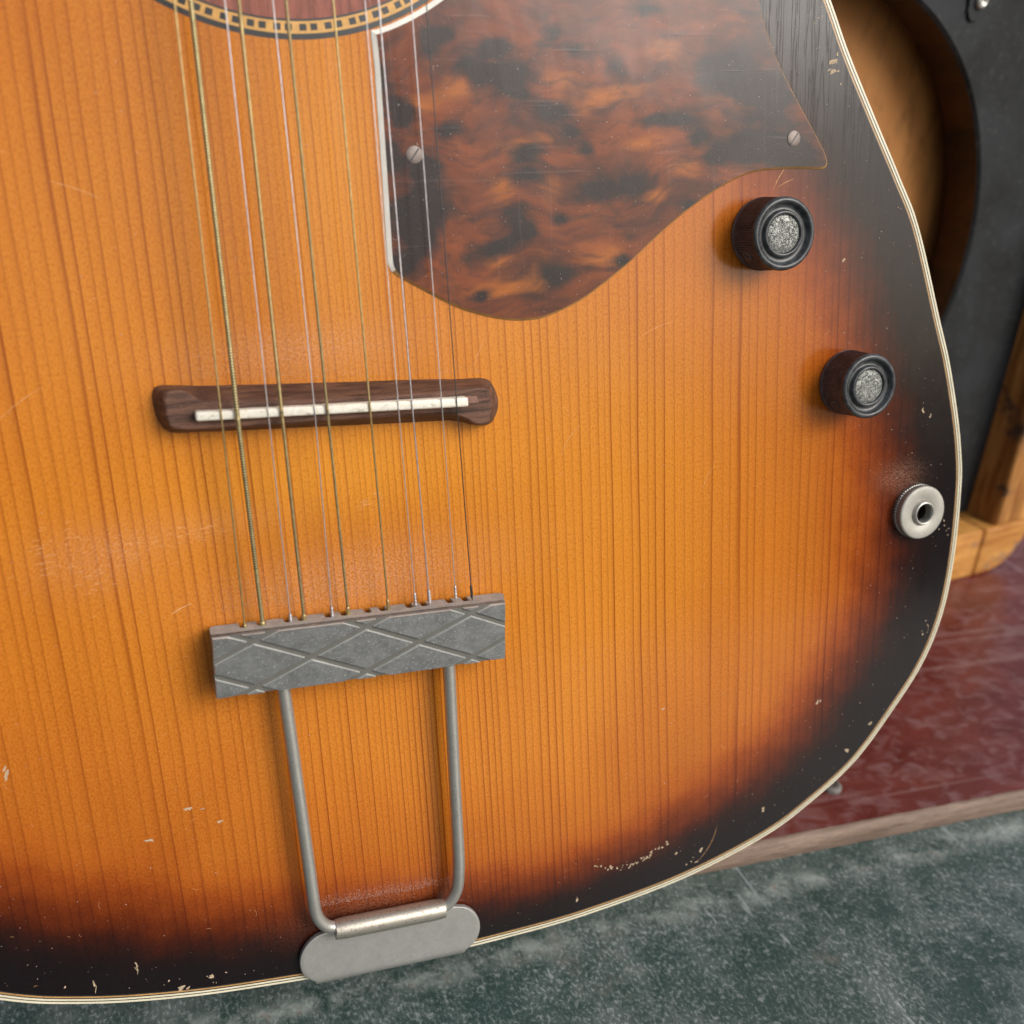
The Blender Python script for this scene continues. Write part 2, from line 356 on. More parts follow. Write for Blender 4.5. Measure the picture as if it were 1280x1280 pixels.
def fill(P, grid, hole=None):         # triangulate a region through given interior points
    g = grid[inside(P, grid) & (dist_to(P, grid) > .5)]
    if hole is not None: g = g[~inside(hole, g) & (dist_to(hole, g) > .5)]
    V = [Vector(p) for p in P]; n = len(P); E = [(i, (i+1) % n) for i in range(n)]
    if hole is not None:
        m = len(hole); E += [(n+i, n+(i+1) % m) for i in range(m)]; V += [Vector(p) for p in hole]
    V += [Vector(p) for p in g]
    ov, oe, of, *_ = delaunay_2d_cdt(V, E, [], 1, 1e-5)
    v = np.array([(a.x, a.y) for a in ov]); F = []
    for f in of:
        a, b, c = (v[i] for i in f[:3]); s = (b[0]-a[0])*(c[1]-a[1])-(b[1]-a[1])*(c[0]-a[0])
        if hole is not None and inside(hole, ((a+b+c)/3)[None])[0]: continue
        F.append(tuple(f) if s > 0 else tuple(reversed(f)))
    return v, F
def tube(path, r, seg=10, ripple=None, caps=True):
    P = [Vector(p) for p in path]; V = []; F = []; up = Vector((0, 0, 1)); n = len(P)
    for i, p in enumerate(P):
        t = (P[min(i+1, n-1)]-P[max(i-1, 0)]).normalized(); s = t.cross(up)
        if s.length < 1e-4: s = t.cross(Vector((0, 1, 0)))
        s.normalize(); u = s.cross(t)
        rr = (r[i] if hasattr(r, '__len__') else r)
        for k in range(seg):
            a = 2*math.pi*k/seg; V.append(tuple(p+(s*math.cos(a)+u*math.sin(a))*rr))
    for i in range(n-1):
        for k in range(seg):
            a = i*seg+k; b = i*seg+(k+1) % seg; F.append((a, b, b+seg, a+seg))
    if caps: F += [tuple(range(seg))[::-1], tuple(range((n-1)*seg, n*seg))]
    return V, F
def lathe(profile, seg=48, rib=None, cx=0, cy=0, capend=True):
    V = []; F = []
    for j, (r, z) in enumerate(profile):
        for k in range(seg):
            a = 2*math.pi*k/seg; rr = r - (rib[1] if rib and rib[0](j) and k % 2 else 0)
            V.append((cx+rr*math.cos(a), cy+rr*math.sin(a), z))
    for j in range(len(profile)-1):
        for k in range(seg):
            a = j*seg+k; b = j*seg+(k+1) % seg; F.append((a, b, b+seg, a+seg))
    if capend: F.append(tuple(range((len(profile)-1)*seg, len(profile)*seg)))
    return V, F
def box_bm(bm, x0, x1, y0, y1, z0, z1, bev=0):
    r = bmesh.ops.create_cube(bm, size=1); vs = r['verts']
    for v in vs: v.co = Vector(((x0+x1)/2+v.co.x*(x1-x0), (y0+y1)/2+v.co.y*(y1-y0), (z0+z1)/2+v.co.z*(z1-z0)))
    if bev: bmesh.ops.bevel(bm, geom=list({e for v in vs for e in v.link_edges}), offset=bev, segments=2, profile=.5, affect='EDGES')
def prism_bm(bm, P, z0, z1, bev=0, segs=2):
    vs = [bm.verts.new((p[0], p[1], z0)) for p in P]; f = bm.faces.new(vs)
    r = bmesh.ops.extrude_face_region(bm, geom=[f]); nv = [g for g in r['geom'] if isinstance(g, bmesh.types.BMVert)]
    for v in nv: v.co.z = z1
    if bev:
        top = [g for g in r['geom'] if isinstance(g, bmesh.types.BMEdge)]
        bmesh.ops.bevel(bm, geom=top, offset=bev, segments=segs, profile=.5, affect='EDGES')
    return nv

# ================================================================== SETTING
v, f = [(-900,-260,0),(1300,-260,0),(1300,1300,0),(-900,1300,0),(-900,-260,-40),(1300,-260,-40),(1300,1300,-40),(-900,1300,-40)], [(0,1,2,3),(0,4,5,1),(1,5,6,2),(2,6,7,3),(3,7,4,0)]
tt = mesh_obj('table_top', v, f, M['green']); tt['kind'] = 'structure'
g_ = mesh_obj('ground', [(-60000,-60000,-760),(60000,-60000,-760),(60000,60000,-760),(-60000,60000,-760)], [(0,1,2,3)], simple('grey_pavement', (.055,.053,.050), .9, var=.2, sc=.01, spec=.2)); g_['kind'] = 'structure'

# the red board the guitar stands on, its bare front edge towards the viewer
bd = thing('painted_board', 'flat oxblood red painted board with bare wooden front edge, under the guitar and the cabinet', 'board',
           Matrix.Translation((.26, .2330, 0)) @ Matrix.Rotation(R(-2.2), 4, 'Z'))
bm = bmesh.new(); box_bm(bm, -245, 800, 1.6, 900, .4, 9.0, .5); bm_obj('painted_top', bm, M['red'], bd)
# bare edge: uneven strip
V = []; nx = 300
for i in range(nx+1):
    x = -245+1045*i/nx; w1 = .6*math.sin(x*.05)+.5*random.random(); w2 = .35*random.random()
    V += [(x, -.2+w2*.6, .2), (x, -.9+w1*.3, 3.), (x, -.7+w2, 6.6), (x, .2+w1*.4, 8.9+.15*w2), (x, 1.9+w2, 9.05)]
F = [(i*5+k, (i+1)*5+k, (i+1)*5+k+1, i*5+k+1) for i in range(nx) for k in range(4)]
mesh_obj('wooden_edge', V, F, M['edgewood'], bd, smooth=True)

# ================================================================== CABINET behind, on the board
cb = thing('speaker_cabinet', 'worn wooden cabinet with black front panel and round opening, behind the guitar', 'cabinet',
           Matrix.Translation((.42508, .3865, .009)) @ Matrix.Rotation(R(8), 4, 'Z'))
XL, XR, ZT = -352, 57, 392
def rrect(x0, x1, z0, z1, r, n=8):
    out = []
    for cx, cz, a0 in ((x1-r, z0+r, -90), (x1-r, z1-r, 0), (x0+r, z1-r, 90), (x0+r, z0+r, 180)):
        for k in range(n+1): a = R(a0+90*k/n); out.append((cx+r*math.cos(a), cz+r*math.sin(a)))
    return out
def frame_piece(name, x0, x1, z0, z1, mat, depth=190, clip=None):
    # a piece of the outer shell: the rounded outline cut by a box
    bm = bmesh.new(); P = rrect(XL, XR, 0, ZT, 30, 10); vs = [bm.verts.new((x, 0, z)) for x, z in P]; bm.faces.new(vs)
    for co, no in (((x0,0,0),(-1,0,0)), ((x1,0,0),(1,0,0)), ((0,0,z0),(0,0,-1)), ((0,0,z1),(0,0,1))):
        bmesh.ops.bisect_plane(bm, geom=bm.verts[:]+bm.edges[:]+bm.faces[:], plane_co=co, plane_no=no, clear_outer=True)
    r = bmesh.ops.extrude_face_region(bm, geom=bm.faces[:])
    for g in r['geom']:
        if isinstance(g, bmesh.types.BMVert): g.co.y = depth
    bmesh.ops.bevel(bm, geom=[e for e in bm.edges if abs(e.verts[0].co.y) < .1 and abs(e.verts[1].co.y) < .1], offset=2.2, segments=3, profile=.5, affect='EDGES')
    bm_obj(name, bm, M[mat], cb, smooth=True, angle=40)
frame_piece('bottom_board', XL-1, 16.5, -1, 29.5, 'casewood')
frame_piece('bottom_board', 17.5, XR+1, -1, 30, 'casewood')
frame_piece('top_board', XL-1, XR+1, ZT-29, ZT+1, 'casewood')
frame_piece('side_board', 25.5, XR+1, 30.7, ZT-29.6, 'stilewood')
frame_piece('side_board', XL-1, XL+43, 30.2, ZT-29.6, 'stilewood')
# black baffle with round hole
HC, HR = (-146., 182.), 115.
seg = 96; rect = []
x0, x1, z0, z1 = XL+43.5, 25., 31., ZT-30
circ = [(HC[0]+HR*math.cos(2*math.pi*k/seg), HC[1]+HR*math.sin(2*math.pi*k/seg)) for k in range(seg)]
for cx, cz in circ:
    dx, dz = cx-HC[0], cz-HC[1]; tx = ((x1 if dx > 0 else x0)-HC[0])/dx if abs(dx) > 1e-6 else 1e9; tz = ((z1 if dz > 0 else z0)-HC[1])/dz if abs(dz) > 1e-6 else 1e9
    t_ = min(tx, tz); rect.append((HC[0]+dx*t_, HC[1]+dz*t_))
def cz_(P, y, s=1.): return [(HC[0]+(p[0]-HC[0])*s, y, HC[1]+(p[1]-HC[1])*s) for p in P]
V, F = rings([cz_(rect, 40), cz_(rect, 20), cz_(circ, 20, 1.012), cz_(circ, 21.4, 1.0)])
mesh_obj('front_panel', V, F, M['panel'], cb)
V, F = rings([cz_(circ, 21.4, 1.), cz_(circ, 38, .992), cz_(circ, 42, 1.05)])
mesh_obj('opening_edge', V, F, M['rimwood'], cb, smooth=True)
bm = bmesh.new(); box_bm(bm, XL+10, XR-10, 47, 55, 20, ZT-20); bm_obj('back_board', bm, M['backwood'], cb)
for z in (31, ZT-33.):   # inner floor / top lining
    bm = bmesh.new(); box_bm(bm, XL+46, 12, 38.5, 46.8, z, z+2.5); bm_obj('inner_lining', bm, M['backwood'], cb)
# rivet with torn washer in the upper right of the panel
sx, sz = -65.3, 290.5
wv = []; k_n = 40
for k in range(k_n):
    a = 2*math.pi*k/k_n; r = 7.6+.9*math.sin(3*a+1)+.7*random.random(); wv.append((sx+r*math.cos(a), sz+r*math.sin(a)))
V = [(x, 19.9, z) for x, z in wv]+[(sx+(x-sx)*.93, 18.7, sz+(z-sz)*.93) for x, z in wv]; F = [(i, (i+1) % k_n, (i+1) % k_n+k_n, i+k_n) for i in range(k_n)]+[tuple(range(k_n, 2*k_n))]
wsh = mesh_obj('washer', V, F, M['panel'], cb)
V, F = lathe([(3.4, 0), (3.4, 1.0), (2.7, 1.9), (1.7, 2.1), (1.4, 1.4), (.01, 1.3)], 24)
mesh_obj('rivet', [(sx+x, 18.7-z, sz+y) for x, y, z in V], [tuple(reversed(q)) for q in F], M['nickel'], wsh, smooth=True)

# ================================================================== GUITAR
O_c = Vector((0,0,.28))                                   # face point on the optical axis
def unproj(px, py):
    d = Vector((px-640, py-640, 1280)); return d*((O_c.dot(n_c))/(d.dot(n_c)))
org = unproj(447, 770)
BETA = R(3.0)
ex_c = h_c*math.cos(BETA)-v_c*math.sin(BETA); ey_c = -h_c*math.sin(BETA)-v_c*math.cos(BETA); ez_c = -n_c
ex, ey, ez = RW@ex_c, RW@ey_c, RW@ez_c
GM = Matrix((ex, ey, ez)).transposed().to_4x4(); GM.translation = CAM + RW@org
gt = thing('acoustic_guitar', 'worn sunburst twelve string guitar body with tortoiseshell pickguard and trapeze tailpiece, leaning upright', 'guitar', GM)

right = [(143.9,151.7),(150.4,138.8),(160.7,121.),(169.7,105.8),(177.8,90.9),(187.9,62.9),(192.5,50.2),(197.0,34.),(199.7,21.2),(201.,8.8),(200.3,-14.7),(197.1,-34.9),(190.0,-52.),(178.,-67.8),(163.9,-83.),(147,-94.),(128.5,-102.6),(98.3,-109.8),(64.8,-112.9),(37.8,-112.9),(2.6,-110.8),(-38.7,-105.3),(-61.4,-101.1),(-82.2,-95.4),(-101.3,-87.4)]
left = [(-128,-70),(-152,-45),(-168,-14),(-174,20),(-170,55),(-158,92),(-144,124),(-131,158),(-126,192),(-131,228),(-141,268),(-144,308),(-134,348),(-104,376),(-55,388),(-5,390),(45,389),(95,378),(130,350),(143,312),(141,270),(133,232),(128,200),(133,172)]
out = resample(spline((right+left)[::-1], 8, True), 2.2)     # counter-clockwise
if np.sum(out[:, 0]*np.roll(out[:, 1], -1)-np.roll(out[:, 0], -1)*out[:, 1]) < 0: out = out[::-1]
sb = inset(out, 2.75)
SH = np.array([-1.12, 203.4])
hole = np.array([SH+50.5*np.array([math.cos(a), math.sin(a)]) for a in np.linspace(0, 2*math.pi, 72, endpoint=False)])
# annual rings: widths wide at the bass side, tight in the middle
gx = np.arange(-185, 212, 4.); gy = np.arange(-116, 395, 4.)
X_, Y_ = np.meshgrid(gx, gy); grid = np.c_[X_.ravel(), Y_.ravel()+np.tile(np.arange(len(gx)) % 2*2., len(gy))]
v2, F = fill(sb, grid, hole)
def pitch_at(x): return 3.1-1.55*math.exp(-((x-12)/34.)**2)-.5*math.exp(-((x-75)/20.)**2)
tx_ = np.arange(-190, 215, .5); cum = np.cumsum([.5/pitch_at(x) for x in tx_]); ring = np.interp(v2[:, 0], tx_, cum)
A_ = np.array([(88,152),(94,136),(108,108.4),(126.6,81.1),(136.5,66.9),(149.3,27.3),(151.8,4.1),(150,-22.2),(140.1,-42.4),(119.6,-63.2),(96.4,-74.6),(68.4,-84.3),(41.8,-86.6),(19.4,-81.5),(-6.3,-76.7),(-38.8,-69.7),(-67.7,-56.4),(-93.6,-42.1),(-118,-18),(-128,20),(-120,60)])
B_ = np.array([(112,152),(118,139.7),(146,107.1),(162.1,88),(169.3,64.3),(177.4,34.1),(180.8,7.8),(177.9,-18.8),(168,-39.5),(153.1,-59.3),(135,-75.5),(111,-87.1),(82,-96.7),(54.2,-104.5),(28.1,-102.1),(3.4,-99.9),(-30.6,-93),(-61.4,-83),(-80.1,-74.4),(-97.3,-64.1),(-135,-35),(-155,20),(-145,60)])
C0 = np.array([10., 20.]); R0 = 128.
def ang(P): return np.arctan2(-(P[:, 0]-C0[0])*0+P[:, 1]-C0[1], P[:, 0]-C0[0])
def table(P):
    a = np.unwrap(ang(P)); a = -a if a[-1] < a[0] else a; return a, dist_to(out, P)
def sample(P, q):       # value by nearest direction, smoothed over neighbours
    aP = ang(P); dP = dist_to(out, P); aq = ang(q); num = np.zeros(len(q)); den = np.zeros(len(q))
    for a, d in zip(aP, dP):
        da = (aq-a+math.pi) % (2*math.pi)-math.pi; w_ = np.exp(-(da/.10)**2)+1e-4/(.02+da*da); num += w_*d; den += w_
    return num/den
dd = dist_to(out, v2); dA = sample(A_, v2); dB = sample(B_, v2)
dA = dA*1.12+3; dB = dB*.42
burst = np.clip((dA-dd)/np.maximum(dA-dB, 6), -.9, 1.3)
def blob(P, x, y, rx, ry, rot=0):
    dx, dy = P[:, 0]-x, P[:, 1]-y; c, s = math.cos(rot), math.sin(rot); return np.exp(-(((dx*c+dy*s)/rx)**2+((-dx*s+dy*c)/ry)**2))
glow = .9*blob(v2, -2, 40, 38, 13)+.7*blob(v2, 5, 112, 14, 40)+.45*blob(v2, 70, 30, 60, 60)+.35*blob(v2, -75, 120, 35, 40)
dust = 1.0*blob(v2, 2, 11, 34, 9)+.9*blob(v2, -8, 71, 28, 6)+.45*blob(v2, -2, -88, 20, 5)+.6*blob(v2, -60, 26, 14, 8)+.4*blob(v2, -33, 30, 20, 4)+.7*blob(v2, 175, 15, 8, 4)+.02
check = np.clip((v2[:, 1]-95)/25, 0, 1)*np.clip((v2[:, 0]-100)/20, 0, 1)
check = np.maximum(check, .35*np.clip(burst, 0, 1)*(v2[:, 1] < -60))
mesh_obj('soundboard', [(x, y, 0.) for x, y in v2], F, M['spruce'], gt, attrs=dict(ring=ring, burst=burst, glow=glow, dust=dust, check=check))
# sides and back
DEP = -80.
V, F = rings([L3(inset(out, .2), -6.5), L3(inset(out, .5), -40), L3(inset(out, .2), DEP+4), L3(inset(out, 1.5), DEP+1)])
mesh_obj('side', V, F, M['sides'], gt, smooth=True)
bk = resample(inset(out, 1.4), 8); bkv, bkf = fill(bk, np.zeros((0, 2))+0.) if False else fill(bk, np.array([(0., 0.), (0., 100.), (60., 0.), (-60., 0.), (0., 300.)]))
mesh_obj('back', [(x, y, DEP+.8) for x, y in bkv], [tuple(reversed(q)) for q in bkf], M['sides'], gt)
# binding and purfling: nested strips let into the edge
def strip(name, d0, d1, mat, z=.03, label=None):
    a, b = inset(out, d0), inset(out, d1); V, F = rings([L3(a, z-.6), L3(a, z), L3(b, z), L3(b, z-.6)]); return mesh_obj(name, V, [tuple(q) for q in F], M[mat], gt)
prof = [(1.02, .05), (.80, .04), (.42, -.10), (.14, -.42), (.0, -.95), (.0, -3.), (.0, -6.5), (.25, -6.6)]
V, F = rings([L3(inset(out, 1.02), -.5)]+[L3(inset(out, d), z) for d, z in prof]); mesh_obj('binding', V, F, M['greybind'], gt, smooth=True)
strip('purfling_line', 1.04, .45, 'cream', .06)
strip('purfling_line', 1.36, 1.02, 'black', .030)
strip('purfling_line', 1.86, 1.32, 'cream', .045)
strip('purfling_line', 2.20, 1.84, 'black', .030)
strip('purfling_line', 2.62, 2.18, 'tan', .045)
strip('purfling_line', 2.95, 2.60, 'black', .030)

# rosette
def annulus(name, r0, r1, z, mat, parent, seg=180):
    P = [(math.cos(2*math.pi*k/seg), math.sin(2*math.pi*k/seg)) for k in range(seg)]
    V, F = rings([[(SH[0]+r*x, SH[1]+r*y, zz) for x, y in P] for r, zz in ((r1, -.4), (r1, z), (r0, z), (r0, -.4))])
    return mesh_obj(name, V, F, M[mat], parent)
ros = annulus('rosette', 49.8, 58.42, .02, 'redwood', gt)
annulus('ring_line', 58.40, 58.90, .035, 'black', ros)
annulus('ring_band', 58.88, 61.52, .03, 'yellow', ros)
annulus('ring_line', 61.50, 62.75, .04, 'black', ros)
NSQ = 130; sq = None
for k in range(NSQ):
    if sq is None:
        bm = bmesh.new(); box_bm(bm, 59.42, 60.86, -.80, .80, -.3, .045); sq = bm_obj('inlay_square', bm, M['black'], ros); o = sq
    else:
        o = sq.copy(); S.collection.objects.link(o); o.parent = ros
    o.matrix_basis = Matrix.Translation((SH[0]*.001, SH[1]*.001, 0)) @ Matrix.Rotation(2*math.pi*k/NSQ+.004*math.sin(k*3.1), 4, 'Z')
# dark wall of the sound hole
V, F = rings([[(p[0], p[1], 0.) for p in hole], [(p[0], p[1], -3.) for p in hole]]); mesh_obj('soundhole_edge', V, F, M['redwood'], gt)

# pickguard
pgp = [(16.0,143.1),(16.3,135.4),(16.2,127.6),(16.0,110.7),(15.7,92),(15.8,90.0),(16.4,88.2),(17.9,86.9),(24.2,83.1),(31.2,79.),(36.4,76.7),(41.7,75.),(47.8,73.7),(52.7,73.5),(57.,73.9),(65.6,76.7),(72.9,80.6),(82.7,87.),(94.1,95.5),(104.4,101.9),(114.4,106.6),(122.6,108.5),(135.3,108.6),(141.7,108.2),(143.6,108.6),(144.1,109.9),(142.,114.3),(134.8,124.6),(128.1,134.5),(123.9,142.4),(120.7,151.),(119,163),(116,182),(104,200),(88,210),(74,213)]
arc = [(SH[0]+63.2*math.cos(R(a)), SH[1]+63.2*math.sin(R(a))) for a in np.linspace(6, -74, 30)]
pa = spline(pgp[:6], 6)[:-1]; pb = spline(pgp[5:25], 6)[:-1]; pc = spline(pgp[24:], 6)
# order: left edge down, bottom, right edge up, then along the sound hole arc back: counter-clockwise
pg = np.vstack([pa, pb, pc, np.array(arc)])
pg = resample(pg, .9)
if np.sum(pg[:, 0]*np.roll(pg[:, 1], -1)-np.roll(pg[:, 0], -1)*pg[:, 1]) < 0: pg = pg[::-1]
def smooth_loop(P, k=2):
    for _ in range(k): P = (np.roll(P, 1, 0)+2*P+np.roll(P, -1, 0))/4
    return P
pg = smooth_loop(pg, 1)
lft = (pg[:, 0] < 17.2) & (pg[:, 1] < 143.6)
rr_ = np.hypot(pg[:, 0]-SH[0], pg[:, 1]-SH[1]); whiteedge = ((rr_ < 64.5) & (pg[:, 1] > 139)) | ((pg[:, 0] < 17.5) & (pg[:, 1] > 88))
bevw = np.where(whiteedge, 1.25, .6); bevw = smooth_loop(np.c_[bevw, bevw], 6)[:, 0]
t_ = np.roll(pg, -1, 0)-np.roll(pg, 1, 0); t_ /= np.hypot(*t_.T)[:, None]; nrm = np.c_[-t_[:, 1], t_[:, 0]]
pin = smooth_loop(pg+nrm*bevw[:, None], 3)
pgo = bpy.data.objects.new('pickguard', None)
gxx, gyy = np.meshgrid(np.arange(15, 146, 1.4), np.arange(73, 215, 1.4))
v3, F = fill(pin, np.c_[gxx.ravel(), gyy.ravel()])
blobs = [(50.1,130.9,6.8,5.2),(60.5,124.3,4.4,2.4),(34.1,121.,4.,1.8),(40.1,134.5,4.4,2.4),(45.8,139.,4.4,1.6),(30.5,140.7,2.8,2.4),(34.9,142.1,2.,1.8),(61.3,143.1,2.8,2.),(78.4,134.7,3.4,2.8),(82.4,107.4,5.6,4.),(72.,105.2,4.4,2.8),(89.6,122.,6.,1.4),(49.,99.8,4.,2.8),(52.7,95.8,2.4,2.),(44.9,92.6,6.4,2.4),(53.3,109.7,4.4,1.8),(70.1,115.4,2.,1.8),(66.,119.3,2.4,1.4),(22.4,124.8,2.8,3.2),(18.6,114.1,2.8,4.),(26.4,112.1,3.6,2.8),(27.8,104.6,4.4,4.4),(20.5,101.1,4.4,3.2),(18.6,89.8,3.6,2.8),(101.4,118.8,3.2,3.2),(107.,112.7,2.4,2.),(99.,100.7,2.8,1.6),(79.7,87.2,3.2,2.),(61.1,84.2,5.2,2.8),(16.2,131.9,2.8,3.2),(108.6,133.5,6.,3.6),(123.5,127.5,6.,5.2),(118.7,115.5,6.8,4.),(131.5,113.1,6.,4.),(85.4,148.5,4.,2.),(53.6,115.,4.8,1.8),(96.7,121.9,2.8,1.6),(61.6,98.3,1.8,1.2),(67.5,139.1,2.4,1.4),(38.8,80.7,3.2,1.2),(25.1,95.2,4.,4.)]
glows = [(25.5,126.6,6.,2.),(52.6,117.3,6.,1.2),(46.7,106.7,3.2,2.8),(42.6,89.4,3.6,1.6),(55.4,83.6,2.,2.8),(37.7,130.1,4.,2.4),(76.,127.9,8.,2.),(92.1,139.3,6.,2.),(59.7,105.2,3.6,4.),(84.9,116.2,6.,1.2),(99.,110.9,4.,1.6),(62.9,131.8,4.,1.6),(47.6,82.1,8.,1.6),(75.,88.5,4.8,2.4),(89.4,103.1,3.2,1.6)]
dark = sum(blob(v3, x, y, rx*1.15, ry*1.15, .1) for x, y, rx, ry in blobs)
dark = dark+.35*np.clip((v3[:, 0]-98)/16, 0, 1)+.12*np.exp(-((v3[:, 0]-22)/8)**2)
gl = sum(blob(v3, x, y, rx*1.3, ry*1.3, .1) for x, y, rx, ry in glows)
TH = .85
V, F2 = rings([L3(pg, .02), L3(pg+nrm*(bevw*.12)[:, None], .22), L3(pin, TH-.02)])
m_ = len(pg); mi = [0 if whiteedge[k % m_] else 1 for k in range(len(F2))]
pgb = mesh_obj('pickguard', V, F2, [M['white'], M['tan']], gt, mi=mi, smooth=False)
mesh_obj('shell_layer', [(x, y, TH) for x, y in v3], F, M['tort'], pgb, attrs=dict(dark=np.clip(dark, 0, 1.4), glow=np.clip(gl, 0, 1.2)))
bpy.data.objects.remove(pgo)
# slotted screws
def screw(x, y, rot, parent):
    r = 2.05; bm = bmesh.new(); prof_ = [(r, .0), (r, .25), (r*.86, .38), (r*.4, .45), (.01, .46)]
    V, F = lathe(prof_, 28); vs = [bm.verts.new(p) for p in V]
    for q in F: bm.faces.new([vs[i] for i in q])
    o = bm_obj('screw', bm, M['oldscrew'], parent, smooth=True, angle=40); o.location = (x*.001, y*.001, (TH-.1)*.001); o.rotation_euler = (0, 0, rot)
    return o
# slot is a thin dark bar let into the head
for x, y, a in ((24.3,115.2,.9),(132.2,116.6,.9)):
    s_ = screw(x, y, a, pgb); bm = bmesh.new(); box_bm(bm, -1.78, 1.78, -.17, .17, .1, .49); bm_obj('slot', bm, M['black'], s_)

# bridge: footprint, flanks, top face (each a loop of matched points)
top = [(-40.7,61.5),(-40.6,63.4),(-39.6,64.9),(-36.5,64.8),(-34.2,62.9),(-31.,61.5),(-18,60.3),(-5.3,59.3),(6,58.6),(18.6,58.1),(25.5,58.1),(31.4,58.2),(36.8,57.9),(38.0,55.8),(38.2,53.),(37.8,49.9),(36.5,48.7),(34.0,49.0),(31.9,50.4),(29.6,51.6),(27.4,52.4),(18.3,53.3),(6,53.8),(-3.8,54.2),(-19.1,54.8),(-32.7,55.4),(-39.4,56.3),(-40.6,58.6)]
foot = [(-43.2,61.3),(-43.0,64.2),(-41.6,65.6),(-37,65.3),(-34,64.9),(-31,64.6),(-18,63.6),(-5.3,62.7),(6,61.9),(18.6,61.1),(25.5,60.6),(31.4,60.0),(38.8,59.5),(41.3,57.5),(42.6,53.),(41.6,49.2),(39.4,47.2),(35,47.7),(32.4,48.6),(29.6,49.3),(27.4,49.6),(18.3,50.1),(6,50.9),(-3.8,51.6),(-19.1,52.6),(-32.7,53.6),(-40.2,54.4),(-42.6,57.5)]
def tp_z(x): return 7.0-.5*abs(x/40)**2
n_ = 6
tL, fL = spline(top, n_, True), spline(foot, n_, True)
V = [(x, y, .0) for x, y in fL]+[(x*.75+a*.25, y*.75+b_*.25, 2.2) for (x, y), (a, b_) in zip(fL, tL)]+[(x*.22+a*.78, y*.22+b_*.78, tp_z(a)-1.2) for (x, y), (a, b_) in zip(fL, tL)]+[(a*1., b_, tp_z(a)-.18) for a, b_ in tL]
cT = inset(tL[::-1], .35)[::-1]; V += [(a, b_, tp_z(a)) for a, b_ in cT]
n = len(tL); F = [(i*n+k, (i+1)*n+k, (i+1)*n+(k+1) % n, i*n+(k+1) % n) for i in range(4) for k in range(n)]
cv, cf = fill(cT[::-1], np.c_[np.repeat(np.arange(-40, 40, 4.), 2), np.tile([56., 57.], 20)])
b0 = len(V); V += [(x, y, tp_z(x)) for x, y in cv]; F += [tuple(i+b0 for i in q) for q in cf]
br = mesh_obj('bridge', V, F, M['rosewood'], gt)
for i, p in enumerate(br.data.polygons): p.use_smooth = i < 3*n
# saddle
sdl = bmesh.new(); P = [(-34.5,57.75),(31.5,54.15),(31.5,56.55),(-34.5,59.95)]
nv = prism_bm(sdl, P, 5.5, 9.4); bmesh.ops.bevel(sdl, geom=[e for e in sdl.edges if e.calc_length() < 4.5 or all(v.co.z > 9 for v in e.verts)], offset=.55, segments=3, profile=.5, affect='EDGES')
bm_obj('saddle', sdl, M['bone'], br, smooth=True, angle=35)
# slot end beyond the saddle
bm = bmesh.new(); prism_bm(bm, [(31.6,54.6),(35.0,54.5),(34.6,56.2),(31.6,56.4)], 5.5, 6.72); bm_obj('slot_filler', bm, simple('filled_slot', (.23,.12,.09), .8), br)

# tailpiece
BC = np.array([-.165, -5.653]); BA = R(-3.3)
def bar2g(x, y): return (BC[0]+x*math.cos(BA)-y*math.sin(BA), BC[1]+x*math.sin(BA)+y*math.cos(BA))
hw, hh = 38.1, 8.0
tpe = mesh_obj('tailpiece', *(lambda V, F: ([(*bar2g(x, y), z) for x, y, z in V], F))(*rings([
    [(-hw+.2, hh-.2, 9.2), (-hw+.2, -hh+.2, 9.2), (hw-.2, -hh+.2, 9.2), (hw-.2, hh-.2, 9.2)],
    [(-hw+1.2, hh-1.2, 8.0), (-hw+1.2, -hh+1.2, 8.0), (hw-1.2, -hh+1.2, 8.0), (hw-1.2, hh-1.2, 8.0)]])), M['zincband'], gt)
bm = bmesh.new(); box_bm(bm, -hw, hw, -hh, hh, 7.2, 9.25, 0)
for v in bm.verts: v.co.x, v.co.y = bar2g(v.co.x, v.co.y)
bm_obj('face_plate', bm, M['zincband'], tpe)
